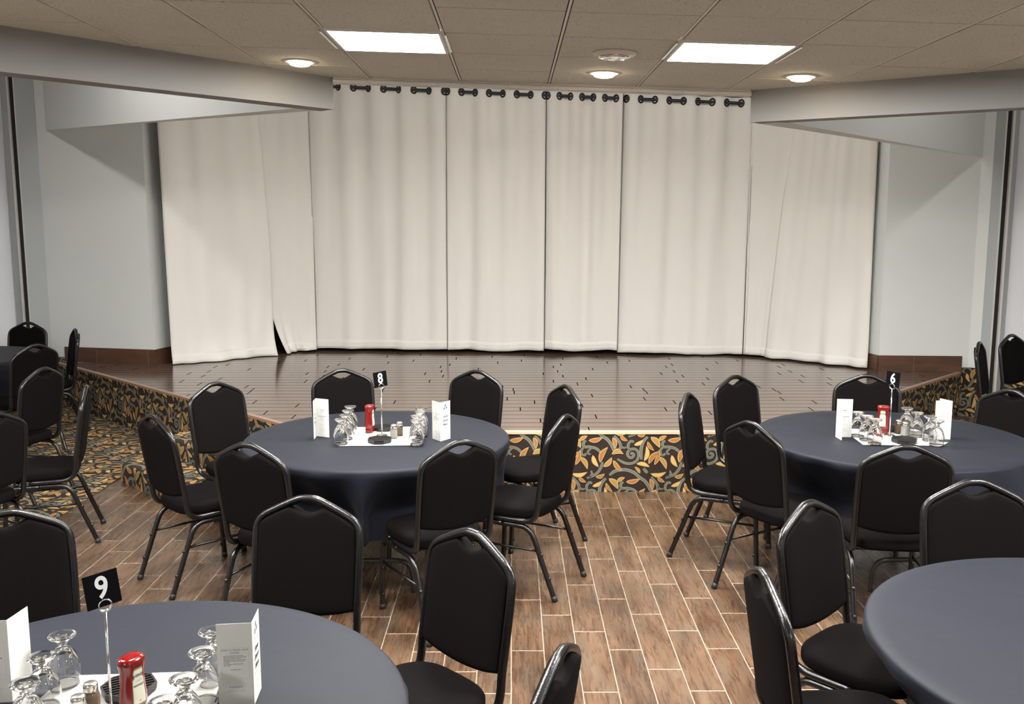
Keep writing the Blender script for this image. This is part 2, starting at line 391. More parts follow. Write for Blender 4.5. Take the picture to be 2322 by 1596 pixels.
# carpeted steps along the left wing
a, b = edges[0]; d, n, L = seg_frame(a, b); C0 = Vector(edges[0][1])
steps = thing('stage_steps', 'two patterned-carpet steps up to the left side of the stage', 'steps', kind='structure')
def step_block(depth, hz, along0, along1, offv):
    """carpet wraps riser, rounded nose and tread; u runs along the wing"""
    r = .035
    prof = [(depth, 0.0)]
    prof += [(depth, hz-r)]+[(depth-r+r*math.cos(q*PI/12), hz-r+r*math.sin(q*PI/12)) for q in range(1, 7)]+[(.0, hz)]
    acc = [0.]
    for (x0, z0), (x1, z1) in zip(prof, prof[1:]): acc.append(acc[-1]+math.hypot(x1-x0, z1-z0))
    def at(v):
        for i in range(len(prof)-1):
            if v <= acc[i+1] or i == len(prof)-2:
                t = (v-acc[i])/max(1e-9, acc[i+1]-acc[i]); x0, z0 = prof[i]; x1, z1 = prof[i+1]
                e = Vector((x1-x0, z1-z0)).normalized(); return x0+(x1-x0)*t, z0+(z1-z0)*t, e
    def to3(u, v, h):
        x, z, e = at(max(0, min(acc[-1], v))); x += e.y*h; z += -e.x*h
        p = C0-d*u+n*(x+.0); return (p.x, p.y, z)
    mb = MB()
    for i in range(len(prof)-1):
        mb.add([to3(along0, acc[i], 0), to3(along1, acc[i], 0), to3(along1, acc[i+1], 0), to3(along0, acc[i+1], 0)], [(0, 1, 2, 3)], 0)
    for s_ in (along0, along1):
        vs = [to3(s_, q, 0) for q in acc]; p = C0-d*s_; vs.append((p.x, p.y, 0)); mb.add(vs, [tuple(range(len(vs)))], 0)
    carpet(mb, [(along0, 0), (along1, 0), (along1, acc[-1]), (along0, acc[-1])], to3, .05, offv, base=False)
    def toe(u, v, h):
        p = C0-d*(along1+.0005+h)+n*u; return (p.x, p.y, v)
    carpet(mb, [(0.01, 0), (depth-.01, 0), (depth-.01, hz-.03), (0.01, hz-.03)], toe, .2, .3, base=False)
    return mb
step_block(.88, .158, -.15, 1.27, .42).build('lower_step', CM, steps)
step_block(.52, .308, -.15, 1.27, .55).build('upper_step', CM, steps)
# ------------------------------------------------------------------ setting: walls
def wall_seg(name, pts, z0, z1, m, th=.12, lab=None, ztop=None):
    mb = MB()
    for p, q in zip(pts, pts[1:]):
        dd, nn, LL = seg_frame(p, q)   # nn points to the room (right of direction)
        vs = []
        for (x, y) in (p, q, (q[0]-nn.x*th, q[1]-nn.y*th), (p[0]-nn.x*th, p[1]-nn.y*th)): vs += [(x, y, z0), (x, y, z1)]
        mb.add(vs, [(0, 2, 3, 1), (2, 4, 5, 3), (4, 6, 7, 5), (6, 0, 1, 7), (1, 3, 5, 7), (0, 6, 4, 2)])
    o = mb.build(name, m); struct(o, lab); return o
HC = 4.25
wall_seg('wall_left_wing', [(-5.10, 10.262), (-3.856, 9.975), (-3.72, 10.5), (-3.72, 12.2)], 0, HC, M['wall'])
wall_seg('wall_right_wing', [(3.70, 12.2), (3.66, 10.1), (3.785, 9.552), (4.69, 9.49)], 0, HC, M['wall'])
wall_seg('wall_back', [(-3.9, 12.2), (3.9, 12.2)], 0, HC, M['dark'])
wall_seg('wall_left', [(-7.2, -4), (-7.2, 8.53), (-5.44, 10.29)], 0, HC, M['lav'])
wall_seg('wall_right', [(4.985, 9.41), (6.9, 7.5), (6.9, -4)], 0, HC, M['lav'])
wall_seg('wall_rear', [(6.9, -4), (-7.2, -4)], 0, HC, M['wall'])
def post(name, pts, m, z0=0., z1=HC):
    mb = MB(); mb.prism(pts, z0, z1); struct(mb.build(name, m))
# left partition jamb
post('trim_1', [(-5.257, 10.16), (-5.10, 10.255), (-5.10, 10.4), (-5.257, 10.4)], M['jamb'])
post('trim_2', [(-5.27, 10.16), (-5.257, 10.155), (-5.257, 10.4), (-5.27, 10.4)], M['trimw'])
post('trim_3', [(-5.325, 10.19), (-5.27, 10.19), (-5.27, 10.4), (-5.325, 10.4)], M['blackgap'])
post('trim_4', [(-5.345, 10.17), (-5.325, 10.165), (-5.325, 10.4), (-5.345, 10.4)], M['trimw'])
post('trim_5', [(-5.45, 10.24), (-5.345, 10.19), (-5.345, 10.4), (-5.45, 10.4)], M['jamb'])
# right partition jamb
post('trim_6', [(4.68, 9.485), (4.766, 9.43), (4.766, 9.7), (4.68, 9.7)], M['wall'])
post('trim_7', [(4.766, 9.43), (4.832, 9.37), (4.832, 9.7), (4.766, 9.7)], M['jamb'])
post('trim_8', [(4.832, 9.36), (4.845, 9.36), (4.845, 9.7), (4.832, 9.7)], M['trimw'])
post('trim_9', [(4.845, 9.39), (4.90, 9.39), (4.90, 9.7), (4.845, 9.7)], M['blackgap'])
post('trim_10', [(4.90, 9.36), (4.922, 9.36), (4.922, 9.7), (4.90, 9.7)], M['trimw'])
post('trim_11', [(4.922, 9.38), (4.985, 9.40), (4.985, 9.7), (4.922, 9.7)], M['jamb'])
# wood-look base tiles above the stage deck
def base_strip(name, pts, z0, z1, m, th=.014):
    mb = MB()
    for p, q in zip(pts, pts[1:]):
        dd, nn, LL = seg_frame(p, q); Mx = Matrix(((dd.x, nn.x, 0, p[0]), (dd.y, nn.y, 0, p[1]), (0, 0, 1, 0), (0, 0, 0, 1)))
        mb.box(0, .001, z0, LL, th, z1, 0, Mx)
    struct(mb.build(name, m))
base_strip('baseboard_left', [(-4.93, 10.223), (-3.85, 9.974), (-3.72, 10.48)], SZ+.001, SZ+.165, M['skirt'])
base_strip('baseboard_right', [(3.665, 10.08), (3.782, 9.553), (4.615, 9.495)], SZ+.001, SZ+.165, M['skirt'])
for nm, pts, o1 in (('baseboard_carpet_left', [(-5.44, 10.29), (-5.35, 10.175), (-5.257, 10.152), (-5.10, 10.248), (-4.93, 10.217)], .1), ('baseboard_carpet_right', [(4.615, 9.488), (4.69, 9.474), (4.83, 9.358)], .45),
        ('baseboard_carpet_right_wall', [(4.99, 9.405), (6.9, 7.495)], .2), ('baseboard_carpet_left_wall', [(-7.19, 8.53), (-5.45, 10.27)], .2)):
    mb = MB()
    for p, q in zip(pts, pts[1:]):
        dd, nn, LL = seg_frame(p, q)
        carpet(mb, [(0, 0), (LL, 0), (LL, .51), (0, .51)], lambda u, v, h, p=p, dd=dd, nn=nn: (p[0]+dd.x*u+nn.x*(.012+h), p[1]+dd.y*u+nn.y*(.012+h), v), o1, .55); o1 -= LL
    struct(mb.build(nm, CM))
# ------------------------------------------------------------------ ceiling and soffits
TILT = -.0303
def cz(x): return 2.9906+TILT*x
LT, RT = (-1.30, 7.0), (1.74, 7.0)
LF, RF = (-6.6, 1.58), (6.6, 2.40)           # the front fascias run out past the frame
ceil_reg = [(-7.2, -4), (6.9, -4), (6.9, 2.1), RF, RT, LT, LF, (-7.2, 1.0)]
ceil_reg = [(-6.6, -4), (6.6, -4), RF, RT, LT, LF]
GX, GY, TW, TH = -.375, 4.622, .643, .610
mb = MB()
mb.add([(x, y, cz(x)+.02) for x, y in ceil_reg], [tuple(range(len(ceil_reg)))[::-1]], 2)
i0, i1, j0, j1 = -11, 12, -15, 5
for i in range(i0, i1):
    for j in range(j0, j1):
        x0 = GX+i*TW; y0 = GY+j*TH+.012*(x0 < -1)*(-(x0+1)*2)
        g1 = .0125; g2 = .0048
        q = clip([(x0+g1, y0+g2), (x0+TW-g1, y0+g2), (x0+TW-g1, y0+TH-g2), (x0+g1, y0+TH-g2)], ceil_reg)
        if not q: continue
        e = .003*(random.random()-.5)
        mb.add([(x, y, cz(x)+e) for x, y in q]+[(x, y, cz(x)+.018) for x, y in q], [tuple(range(len(q)))[::-1]]+[(k, (k+1) % len(q), len(q)+(k+1) % len(q), len(q)+k) for k in range(len(q))], 0)
    q = clip([(x0-.0065, -4), (x0+.0065, -4), (x0+.0065, 7), (x0-.0065, 7)], ceil_reg)
    if q: mb.add([(x, y, cz(x)+.003) for x, y in q], [tuple(range(len(q)))[::-1]], 1)
struct(mb.build('ceiling', [M['tile'], M['tbar'], M['tgap']]))
mb = MB(); mb.box(-7.4, -4.2, HC, 7.1, 12.4, HC+.1); struct(mb.build('ceiling_upper', M['soffit']))
def fascia(name, a, za0, za1, b, zb0, zb1, th, m, lab, ext=0):
    """upright board from a to b; bottom z*0, top z*1, thickness towards the back"""
    dd, nn, LL = seg_frame(a, b); mb = MB()
    ta, tb = th if isinstance(th, tuple) else (th, th)
    def P(t, w, top):
        x = a[0]+(b[0]-a[0])*t-nn.x*w; y = a[1]+(b[1]-a[1])*t-nn.y*w
        return (x, y, (za1+(zb1-za1)*t) if top else (za0+(zb0-za0)*t))
    vs = [P(0, 0, 0), P(1, 0, 0), P(1, tb, 0), P(0, ta, 0), P(0, 0, 1), P(1, 0, 1), P(1, tb, 1), P(0, ta, 1)]
    mb.add(vs, [(0, 3, 2, 1), (4, 5, 6, 7), (0, 1, 5, 4), (1, 2, 6, 5), (2, 3, 7, 6), (3, 0, 4, 7)])
    struct(mb.build(name, m), lab)
# front boards (seen from the room), rear boards (towards the stage), all one mitred V each side
fascia('soffit_left_front', LF, 2.88, cz(-6.6)+.01, LT, 2.803, cz(-1.3)+.004, .17, M['soffit'], 'grey soffit board dropping from the ceiling at upper left')
fascia('soffit_right_front', RT, 2.711, cz(1.74)+.004, RF, 2.565, cz(6.6)+.01, .17, M['soffit'], 'grey soffit board dropping from the ceiling at upper right')
fascia('soffit_left_rear', (-4.975, 10.235), 2.956, HC, (LT[0]-.10, LT[1]+.088), 2.807, HC, (-.012, -.19), M['wall'], 'pale blue soffit board running back to the left wing wall')
fascia('soffit_right_rear', (RT[0]+.10, RT[1]+.085), 2.708, HC, (4.685, 9.50), 2.623, HC, (-.19, -.012), M['wall'], 'pale blue soffit board running back to the right wing wall')
# bulkheads that close the gap between the low ceiling and the upper ceiling
fascia('wall_bulkhead_left', LF, cz(-6.6)+.011, HC, LT, cz(-1.3)+.021, HC, .05, M['soffit'], None)
fascia('wall_bulkhead_right', RT, cz(1.74)+.021, HC, RF, cz(6.6)+.011, HC, .05, M['soffit'], None)
fascia('wall_bulkhead_stage', LT, cz(-1.3)+.021, HC, RT, cz(1.74)+.021, HC, .05, M['soffit'], None)
mb = MB()
prof = [(0, 0.0), (-.012, 0.0), (-.012, -.014), (-.03, -.020), (-.03, -.042), (-.012, -.046), (.04, -.046), (.04, 0.0)]
for x0, x1 in [(LT[0]+.003+k*.2533, LT[0]+.003+(k+1)*.2533-.0012) for k in range(12)]:
    x1 = min(x1, RT[0]-.003)
    vs = [(x, 7.0+p, cz(x)+q+.002) for x in (x0, x1) for p, q in prof]; n_ = len(prof)
    mb.add(vs, [tuple(range(n_))[::-1], tuple(range(n_, 2*n_))]+[(k, (k+1) % n_, n_+(k+1) % n_, n_+k) for k in range(n_)])
struct(mb.build('trim_12', M['trimw'], fix=True), 'off-white moulding where the tiled ceiling ends in front of the curtain')
# ------------------------------------------------------------------ ceiling fixtures
RY = -math.atan(TILT)
def ceiling_thing(name, label, cat, x, y, group=None):
    t = thing(name, label, cat, (x, y, cz(x)), 0, group); t.rotation_euler = (0, RY, 0); return t
def light_panel(x, y, label):
    t = ceiling_thing('ceiling_light', label, 'ceiling light', x, y, 'square light panels in the ceiling grid')
    a, b = TW/2-.006, TH/2-.004
    mb = MB()
    for (x0, y0, x1, y1) in ((-a, -b, a, -b+.010), (-a, b-.014, a, b), (-a, -b+.010, -a+.016, b-.014), (a-.016, -b+.010, a, b-.014)): mb.box(x0, y0, -.012, x1, y1, .006)
    mb.build('frame', M['bezel'], t)
    mb = MB(); mb.box(-a+.016, -b+.010, -.007, a-.016, b-.014, .002); mb.build('diffuser', M['panel'], t)
    for s_ in (-1, 1):
        mb = MB(); mb.box(s_*(a+.022)-.006, -b+.01, -.016, s_*(a+.022)+.006, b-.08, -.002); mb.build('edge_flange', M['chrome'], t)
XA, XB, YR = GX-TW/2, GX+2.5*TW, 5.53
light_panel(XA, YR-.02, 'square white LED panel in the ceiling, nearer the left soffit')
light_panel(XB, YR, 'square white LED panel in the ceiling, nearer the right soffit')
for yy, cols in ((YR-4*TH, (XA-6*TW, XA-3*TW, XA, XB, XB+3*TW, XB+6*TW)), (YR-12*TH, (XA-3*TW, XB+3*TW))):  # panels out of view, added for light; outermost columns brighten the sides
    for xx in cols:
        light_panel(xx, yy, 'unseen square LED panel added to the ceiling grid above the dining tables')
def downlight(x, y, label):
    t = ceiling_thing('recessed_downlight', label, 'downlight', x, y, 'round warm downlights before the stage')
    mb = MB(); mb.lathe([(.075, .004), (.108, .004), (.106, -.006), (.078, -.009), (.075, .004)], 28); mb.build('trim_ring', M['bezel'], t, fix=True)
    mb = MB(); mb.lathe([(.0005, -.034), (.035, -.032), (.060, -.026), (.074, -.012), (.0745, .003), (.0005, .003)], 28); mb.build('lens', M['warm'], t, fix=True)
downlight(-1.39, 6.33, 'round warm downlight next to the left soffit')
downlight(.612, 6.41, 'round warm downlight in mid ceiling, behind the smoke detector')
downlight(1.888, 6.30, 'round warm downlight next to the right soffit')
t = ceiling_thing('smoke_detector', 'round cream smoke detector on the ceiling between the two light panels', 'smoke detector', .601, 5.654)
mb = MB(); mb.lathe([(.0005, -.002), (.128, -.002), (.126, -.010), (.10, -.026), (.096, -.026)], 32); mb.build('base', M['detector'], t)
mb = MB(); mb.lathe([(.096, -.022), (.09, -.03), (.06, -.034), (.0005, -.034)], 32)
for q in range(8):
    an = q*PI/4; mb.box(-.004, .03, -.037, .004, .085, -.03, 0, Matrix.Rotation(an, 4, 'Z'))
mb.build('grille', M['chrome'], t)
# unseen fill strips added behind the moulding to brighten curtain and soffit pockets
M['pocketfill_left'] = emit('left_pocket_fill_lens', (1., .98, .95), 42.)
M['pocketfill_right'] = emit('right_pocket_fill_lens', (1., .98, .95), 18.)
M['stagefill'] = emit('stage_fill_lens', (1., .95, .88), 22.)
for xx in (-1.6, .2, 2.0):
    t = thing('fill_strip', 'unseen fill strip added on the upper ceiling above the stage deck', 'fill light', (xx, 8.6, HC), 0, 'added fill strips above the stage')
    mb = MB(); mb.box(-.62, -.09, -.05, .62, .09, 0); mb.build('housing', M['bezel'], t)
    mb = MB(); mb.box(-.6, -.07, -.075, .6, .07, -.051); mb.build('lens', M['stagefill'], t)
for xx, yy, aa, lb in ((-3.75, 7.25, -41, 'unseen fill strip added on the upper ceiling in the left soffit pocket'), (4.0, 7.1, 41, 'unseen fill strip added on the upper ceiling in the right soffit pocket')):  # added out of view to fill the rear soffit boards, strength set per side
    t = thing('fill_strip', lb, 'fill light', (xx, yy, HC), math.radians(aa), 'added fill strips above the stage')
    mb = MB(); mb.box(-.62, -.09, -.05, .62, .09, 0); mb.build('housing', M['bezel'], t)
    mb = MB(); mb.box(-.6, -.07, -.075, .6, .07, -.051); mb.build('lens', M['pocketfill_left' if xx < 0 else 'pocketfill_right'], t)
# ------------------------------------------------------------------ curtains
MAIN_A, MAIN_B = Vector((-2.34, 11.06)), Vector((2.68, 10.62))
LEFT_A, RIGHT_B = Vector((-3.70, 9.97)), Vector((3.715, 9.66))
def rodz(x, y): return 2+(1.488-.040*(x+1.73))*y/10.9
def path(x):
    """plan point of the rod line at abscissa x"""
    if x < MAIN_A.x: t = (x-LEFT_A.x)/(MAIN_A.x-LEFT_A.x); p, q = LEFT_A, MAIN_A
    elif x <= MAIN_B.x: t = (x-MAIN_A.x)/(MAIN_B.x-MAIN_A.x); p, q = MAIN_A, MAIN_B
    else: t = (x-MAIN_B.x)/(RIGHT_B.x-MAIN_B.x); p, q = MAIN_B, RIGHT_B
    r = p+(q-p)*t; d = (q-p).normalized(); return r, Vector((d.y, -d.x)), d
def curtain(label, xt0, xt1, xb0, xb1, lam, x0, zb, amp=.034, ampb=.016, seed=1, grom=True, edge0=None, edge1=None, pool=0., push=0.):
    rnd = random.Random(seed)
    ph = [rnd.uniform(0, 6.28) for _ in range(6)]
    mid = .5*(xt0+xt1); c0, _, _ = path(mid)
    root = thing('curtain', label, 'curtain', (c0.x, c0.y, SZ), 0, 'ivory stage curtain panels')
    nu = int(max(24, (xt1-xt0)/lam*18))
    def P(u, t, off=0.):
        a = xt0+(xb0-xt0)*(edge0(t) if edge0 else t); b = xt1+(xb1-xt1)*(edge1(t) if edge1 else t)
        x = a+(b-a)*u; xtop = xt0+(xt1-xt0)*u
        r, n, d = path(x); L = math.hypot(1, d.y/d.x)
        s = (xtop-x0)*L/ lam
        w = -math.cos(2*PI*s)                       # back of the rod at x0
        w = math.copysign(abs(w)**.8, w)
        sl = math.sin(2*PI*s*.5+ph[0])+.6*math.sin(2*PI*s*.31+ph[1])
        A = amp*(1-t)**1.2+ampb*t*.6
        o_ = A*w+ampb*1.3*math.sin(PI*min(1, t*1.1)/2)*sl*.8+.006*math.sin(2*PI*s*1.7+ph[2]+2*t)*t
        ztop = rodz(x, r.y)+.062; zb_ = zb(u) if callable(zb) else zb
        z = ztop+(zb_-ztop)*t
        if pool and t > .9:
            k = (t-.9)/.1; o_ += pool*k*k*(.6+.4*math.sin(9*u+ph[3]))+.02*k*math.sin(23*u+ph[4])
        o_ += .005*t*t*math.sin(31*u+ph[5]+7*t)+push
        return (r.x+n.x*(o_+off)-c0.x, r.y+n.y*(o_+off)-c0.y, z-SZ)
    mb = MB(); mb.grid(nu, 34, lambda u, t: P(u, t), flip=True)
    o = mb.build('cloth', M['curtain'], root); md = o.modifiers.new('thickness', 'SOLIDIFY'); md.thickness = .004; md.offset = 0
    mb = MB(); mb.grid(nu, 4, lambda u, t: P(u, .966+.034*t, .005), flip=True)
    o = mb.build('hem', M['curtain'], root); md = o.modifiers.new('thickness', 'SOLIDIFY'); md.thickness = .002; md.offset = 0
    if grom:
        L = path(mid)[2]; L = 1/abs(L.x); k0 = math.ceil(((xt0-x0)*L/lam-.25)*2)
        k = k0
        while True:
            s = .25+k*.5; x = x0+s*lam/L
            if x > xt1-.008: break
            if x > xt0+.008:
                r, n, d = path(x); e = (d*1.0+n*(.9 if k % 2 == 0 else -.9)).normalized()
                u_ = Vector((e.x, e.y, 0)); v_ = Vector((0, 0, 1)); cc = Vector((r.x-c0.x, r.y-c0.y, rodz(x, r.y)-SZ))
                nn = Vector((-e.y, e.x, 0))
                mb = MB(); mb.tube([cc+u_*.033*math.cos(q*PI/8)+v_*.036*math.sin(q*PI/8)+nn*.0 for q in range(16)], .0115, 8, 0, True)
                mb.build('grommet', M['rod'], root)
            k += 1
    return root
lf = SZ+.006
pw = lambda t: t**2.2
curtain('leftmost ivory curtain panel, hanging at an angle and pooling on the stage', -3.70, -2.885, -3.68, -2.765, .30, -3.5, lambda u: lf+.002, .03, .012, 3, False, edge1=lambda t: min(1, t*1.6)**.6, pool=.10, push=.022)
curtain('narrow ivory curtain panel with a dark slit on its left edge at the floor', -2.86, -2.338, -2.655, -2.33, .36, -2.415, lambda u: lf+.004+.02*u, .024, .012, 4, False, edge0=lambda t: .2*t+.8*max(0, (t-.72)/.28)**1.3 if t > .72 else .2*t, pool=.07, push=-.012)
curtain('wide flat ivory curtain panel from the left soffit tip to the first dark seam', -2.345, -.752, -2.335, -.766, .35, -1.728, lambda u: SZ+.035+.004*math.sin(14*u), seed=5)
curtain('ivory curtain panel in the middle, between the two dark seams', -.747, .381, -.757, .372, .315, -.495, lambda u: SZ+.032+.008*math.sin(9*u), seed=6)
curtain('narrow gathered ivory curtain panel right of centre with bluish folds', .388, 1.240, .378, 1.218, .255, .595, lambda u: SZ+.045+.012*math.sin(8*u+1), .036, .022, 7)
curtain('wide ivory curtain panel on the right, ending at the right soffit tip', 1.243, 2.66, 1.221, 2.64, .3155, 1.516, lambda u: SZ+.022+.008*math.sin(7*u), .034, .02, 8)
curtain('narrow ivory curtain panel tucked behind the rightmost one', 2.655, 3.07, 2.65, 2.90, .40, 2.85, lambda u: lf+.02, .02, .014, 9, False)
curtain('rightmost ivory curtain panel, reaching the right wing wall', 3.055, 3.70, 2.86, 3.715, .24, 3.2, lambda u: lf+.012, .03, .014, 10, False, edge0=lambda t: t**.8, pool=.02)
t = thing('curtain_rod', 'black rod threaded through the curtain grommets below the ceiling moulding', 'curtain rod', (0, 10.85, 3.4))
rp = [path(x)[0] for x in (-3.7, -2.34, 2.68, 3.7)]
mb = MB(); mb.tube([(p.x, p.y-10.85, rodz(p.x, p.y)-3.4) for p in rp], .0175, 12); mb.build('pole', M['rod'], t)
for x in (-2.34, .38, 2.68):
    p = path(x)[0]; mb = MB(); z = rodz(x, p.y)-3.4; mb.tube([(p.x, p.y-10.85, z), (p.x, p.y-10.85+.12, z+.02), (p.x, p.y-10.85+.14, HC-3.4)], .012, 8); mb.build('hanger', M['rod'], t)
# ------------------------------------------------------------------ banquet chair (faces +X)
def bx(z): return -.195-.153*(z-.48)
CROWN = [(0, .9565), (.025, .9555), (.05, .948), (.08, .935), (.13, .911), (.172, .888), (.195, .864), (.205, .83), (.207, .75)]
def make_chair():
    root = bpy.data.objects.new('banquet_chair', None); COL.objects.link(root); root.empty_display_size = .1
    # seat cushion
    def ring(z, s, dx=0.):
        out = []
        for i in range(40):
            a = 2*PI*i/40; ca, sa = math.cos(a), math.sin(a); e = 2/3.6
            x = math.copysign(abs(ca)**e, ca)*.217*s; y = math.copysign(abs(sa)**e, sa)*.212*s*(1-.05*(x < 0)*abs(x)/.2)
            out.append((x+.012+dx, y, z))
        return out
    mb = MB(); mb.loft([ring(.424, .93), ring(.428, .975), (ring(.440, 1.)), ring(.468, 1.0), ring(.478, .975), ring(.486, .91), ring(.491, .75), ring(.494, .4), ring(.495, .05)])
    mb.build('seat', M['fabric'], root)
    # backrest pad
    n, m_ = 25, 16; um = .194
    def zc(u): return interp(abs(u), CROWN)
    def zmax(u):
        z = zc(u)-.010
        if abs(u) < .066: z = min(z, .900+.030*(abs(u)/.066)**2)
        return z
    def zmin(u): return .520+.030*(abs(u)/um)**2
    def pt(i, j, side):
        u = um*math.sin((i/(n-1)-.5)*PI)
        z = zmin(u)+(zmax(u)-zmin(u))*(.5-.5*math.cos(PI*j/(m_-1)))
        eu = abs(u)/um; ev = abs(j/(m_-1)-.5)*2
        th = .0075+.016*(1-eu**6)**.5*(1-ev**9)**.5
        return (bx(z)+side*th+.008*(1-eu*eu)*(0 if side > 0 else 0)-.012*(1-eu**2), u, z)
    mb = MB()
    for side in (1, -1):
        vs = [pt(i, j, side) for j in range(m_) for i in range(n)]
        fs = [(j*n+i, j*n+i+1, (j+1)*n+i+1, (j+1)*n+i) for j in range(m_-1) for i in range(n-1)]
        if side < 0: fs = [f[::-1] for f in fs]
        mb.add(vs, fs, 0, True)
    N0 = n*m_
    loop = [i for i in range(n)]+[j*n+n-1 for j in range(1, m_)]+[(m_-1)*n+i for i in range(n-2, -1, -1)]+[j*n for j in range(m_-2, 0, -1)]
    for q in range(len(loop)):
        a_, b_ = loop[q-1], loop[q]; mb.f.append([a_, N0+a_, N0+b_, b_]); mb.mi.append(0); mb.sm.append(True)
    mb.build('backrest', M['fabric'], root)
    # crown back frame running into the seat rails
    half = [(.06, .2, .414), (-.06, .2, .414), (-.135, .2, .416), (-.18, .202, .437), (-.198, .204, .48)]+[(bx(z), u, z) for u, z in [(.204, .55), (.206, .65)]+CROWN[::-1]]
    half = cr(half, 4); full = half+[Vector((p.x, -p.y, p.z)) for p in half[::-1][1:]]
    mb = MB(); mb.tube(full, .0150, 10); mb.build('back_frame', M['frame'], root)
    mb = MB()
    for x in (-.11, .13): mb.tube([(x, -.2, .408), (x, .2, .408)], .010, 8)
    mb.box(-.12, -.15, .418, .15, .15, .426); mb.build('seat_frame', M['frame'], root)
    for s_ in (-1, 1):
        y = .2*s_
        for pts, dirx in (([(.010, y, .386), (.10, y, .386), (.15, y, .383), (.182, y, .362), (.197, y, .32), (.204, y, .2), (.214, y, .0)], 1), ([(.01, y, .386), (-.08, y, .386), (-.128, y, .381), (-.165, y, .352), (-.19, y, .302), (-.232, y, .19), (-.305, y, .0)], -1)):
            mb = MB(); C_ = cr(pts, 5); mb.tube(C_, .0145, 10)
            for zz in (.235, .10):
                p = min(C_, key=lambda q: abs(q.z-zz)); mb.lathe([(.0005, .011), (.007, .009), (.010, 0), (.007, -.009), (.0005, -.011)], 8, (p.x-.013*1, p.y, p.z))
            lg = mb.build('leg', M['frame'], root)
            mb = MB(); p, q = C_[-1], C_[-3]; e = (q-p).normalized(); mb.tube([p+e*.001, p+e*.03], .0165, 10); mb.build('foot_cap', M['rubber'], lg)
        mb = MB(); mb.tube([(.201, y, .262), (-.204, y, .262)], .0075, 8); mb.build('stretcher', M['frame'], root)
    return root
CH = make_chair()
SEATS = []
used = [False]
def chair(cx, cy, ang, label, group, z=0.):
    """cx, cy = where the crown of the back stands"""
    a = math.radians(ang); x, y = cx+.27*math.cos(a), cy+.27*math.sin(a)
    if not used[0]:
        used[0] = True; CH.location = (x, y, z); CH.rotation_euler = (0, 0, a); o = CH; tag(o, label, 'chair', group)
    else: o = dup(CH, (x, y, z), a, label, group)
    SEATS.append((x, y, a)); return o
G8, G6, G9, G5 = 'chairs around the number eight table', 'chairs around the number six table', 'chairs around the number nine table', 'chairs around the table at lower right'
GL, GR = 'chairs on the carpet at far left', 'chairs on the carpet at far right'
cz_ = .0075
chair(-1.921, 5.939, 325, 'black banquet chair standing before the carpeted stage steps', G8)
chair(-1.195, 6.482, 290, 'black banquet chair behind the number eight sign, against the stage front', G8)
chair(-.24, 6.443, 240, 'black banquet chair against the stage, behind the menu card with a logo', G8)
chair(.347, 5.841, 205, 'black banquet chair half hidden by another at the right of the number eight table', G8)
chair(.288, 4.916, 153, 'black banquet chair seen from its side on the aisle right of the number eight table', G8)
chair(-.243, 4.336, 123, 'black banquet chair with its back to us at front right of the number eight table', G8)
chair(-1.243, 4.282, 66, 'black banquet chair with its back to us at front left of the number eight table', G8)
chair(-1.929, 4.916, 45, 'black banquet chair turned sideways in front of the lower carpeted step', G8)
chair(1.059, 5.565, -25, 'black banquet chair seen edge-on across the aisle, left of the number six table', G6)
chair(1.498, 6.217, 305, 'black banquet chair facing us at back left of the number six table', G6)
chair(2.412, 6.254, 252, 'black banquet chair behind the number six sign', G6)
chair(3.09, 5.68, 209, 'black banquet chair at the right of the number six table', G6)
chair(1.841, 4.239, 84, 'black banquet chair with its back to us in front of the number six table', G6)
chair(1.239, 4.749, 30, 'black banquet chair, back to us, at front left of the number six table', G6)
chair(3.12, 4.80, 155, 'black banquet chair right of the number six table, only its seat in frame', G6)
chair(1.096, 3.362, 312, 'black banquet chair facing in at back left of the bare navy table at lower right', G5)
chair(.746, 2.663, 2, 'black banquet chair seen edge-on left of the bare navy table at lower right', G5)
chair(1.862, 3.655, 270, 'black banquet chair facing us behind the bare navy table at lower right', G5)
chair(-1.828, 3.255, 303, 'black banquet chair cut by the left frame edge, behind the number nine table', G9)
chair(-.771, 3.435, 260, 'black banquet chair facing us behind the number nine table', G9)
chair(-.128, 3.036, 224, 'black banquet chair right of the number nine table, seat cut by the frame', G9)
chair(.117, 2.146, 160, 'black banquet chair at the bottom edge with only the corner of its back showing', G9)
chair(-4.943, 9.50, 262, 'black banquet chair furthest back at left, in front of the black wall strip', GL, cz_)
chair(-4.182, 8.90, 213, 'black banquet chair seen edge-on before the wood baseboard at far left', GL, cz_)
chair(-3.987, 7.751, 151, 'black banquet chair, back to us, at the right end of the far left table', GL, cz_)
chair(-3.30, 6.502, 167, 'greyish banquet chair with its back lit, standing on the carpet left of the stage', GL, cz_)
chair(-2.69, 5.82, 199, 'black banquet chair seen edge-on with its legs on the tile beside the carpet border', GL)
chair(-2.83, 4.98, 152, 'black banquet chair cut by the left frame edge, nearest of those on the left carpet', GL)
chair(4.546, 8.453, 303, 'black banquet chair facing us beside the right wall, cut by the frame', GR, cz_)
chair(3.991, 7.923, -35, 'black banquet chair seen edge-on in front of the black strip on the right wall', GR, cz_)
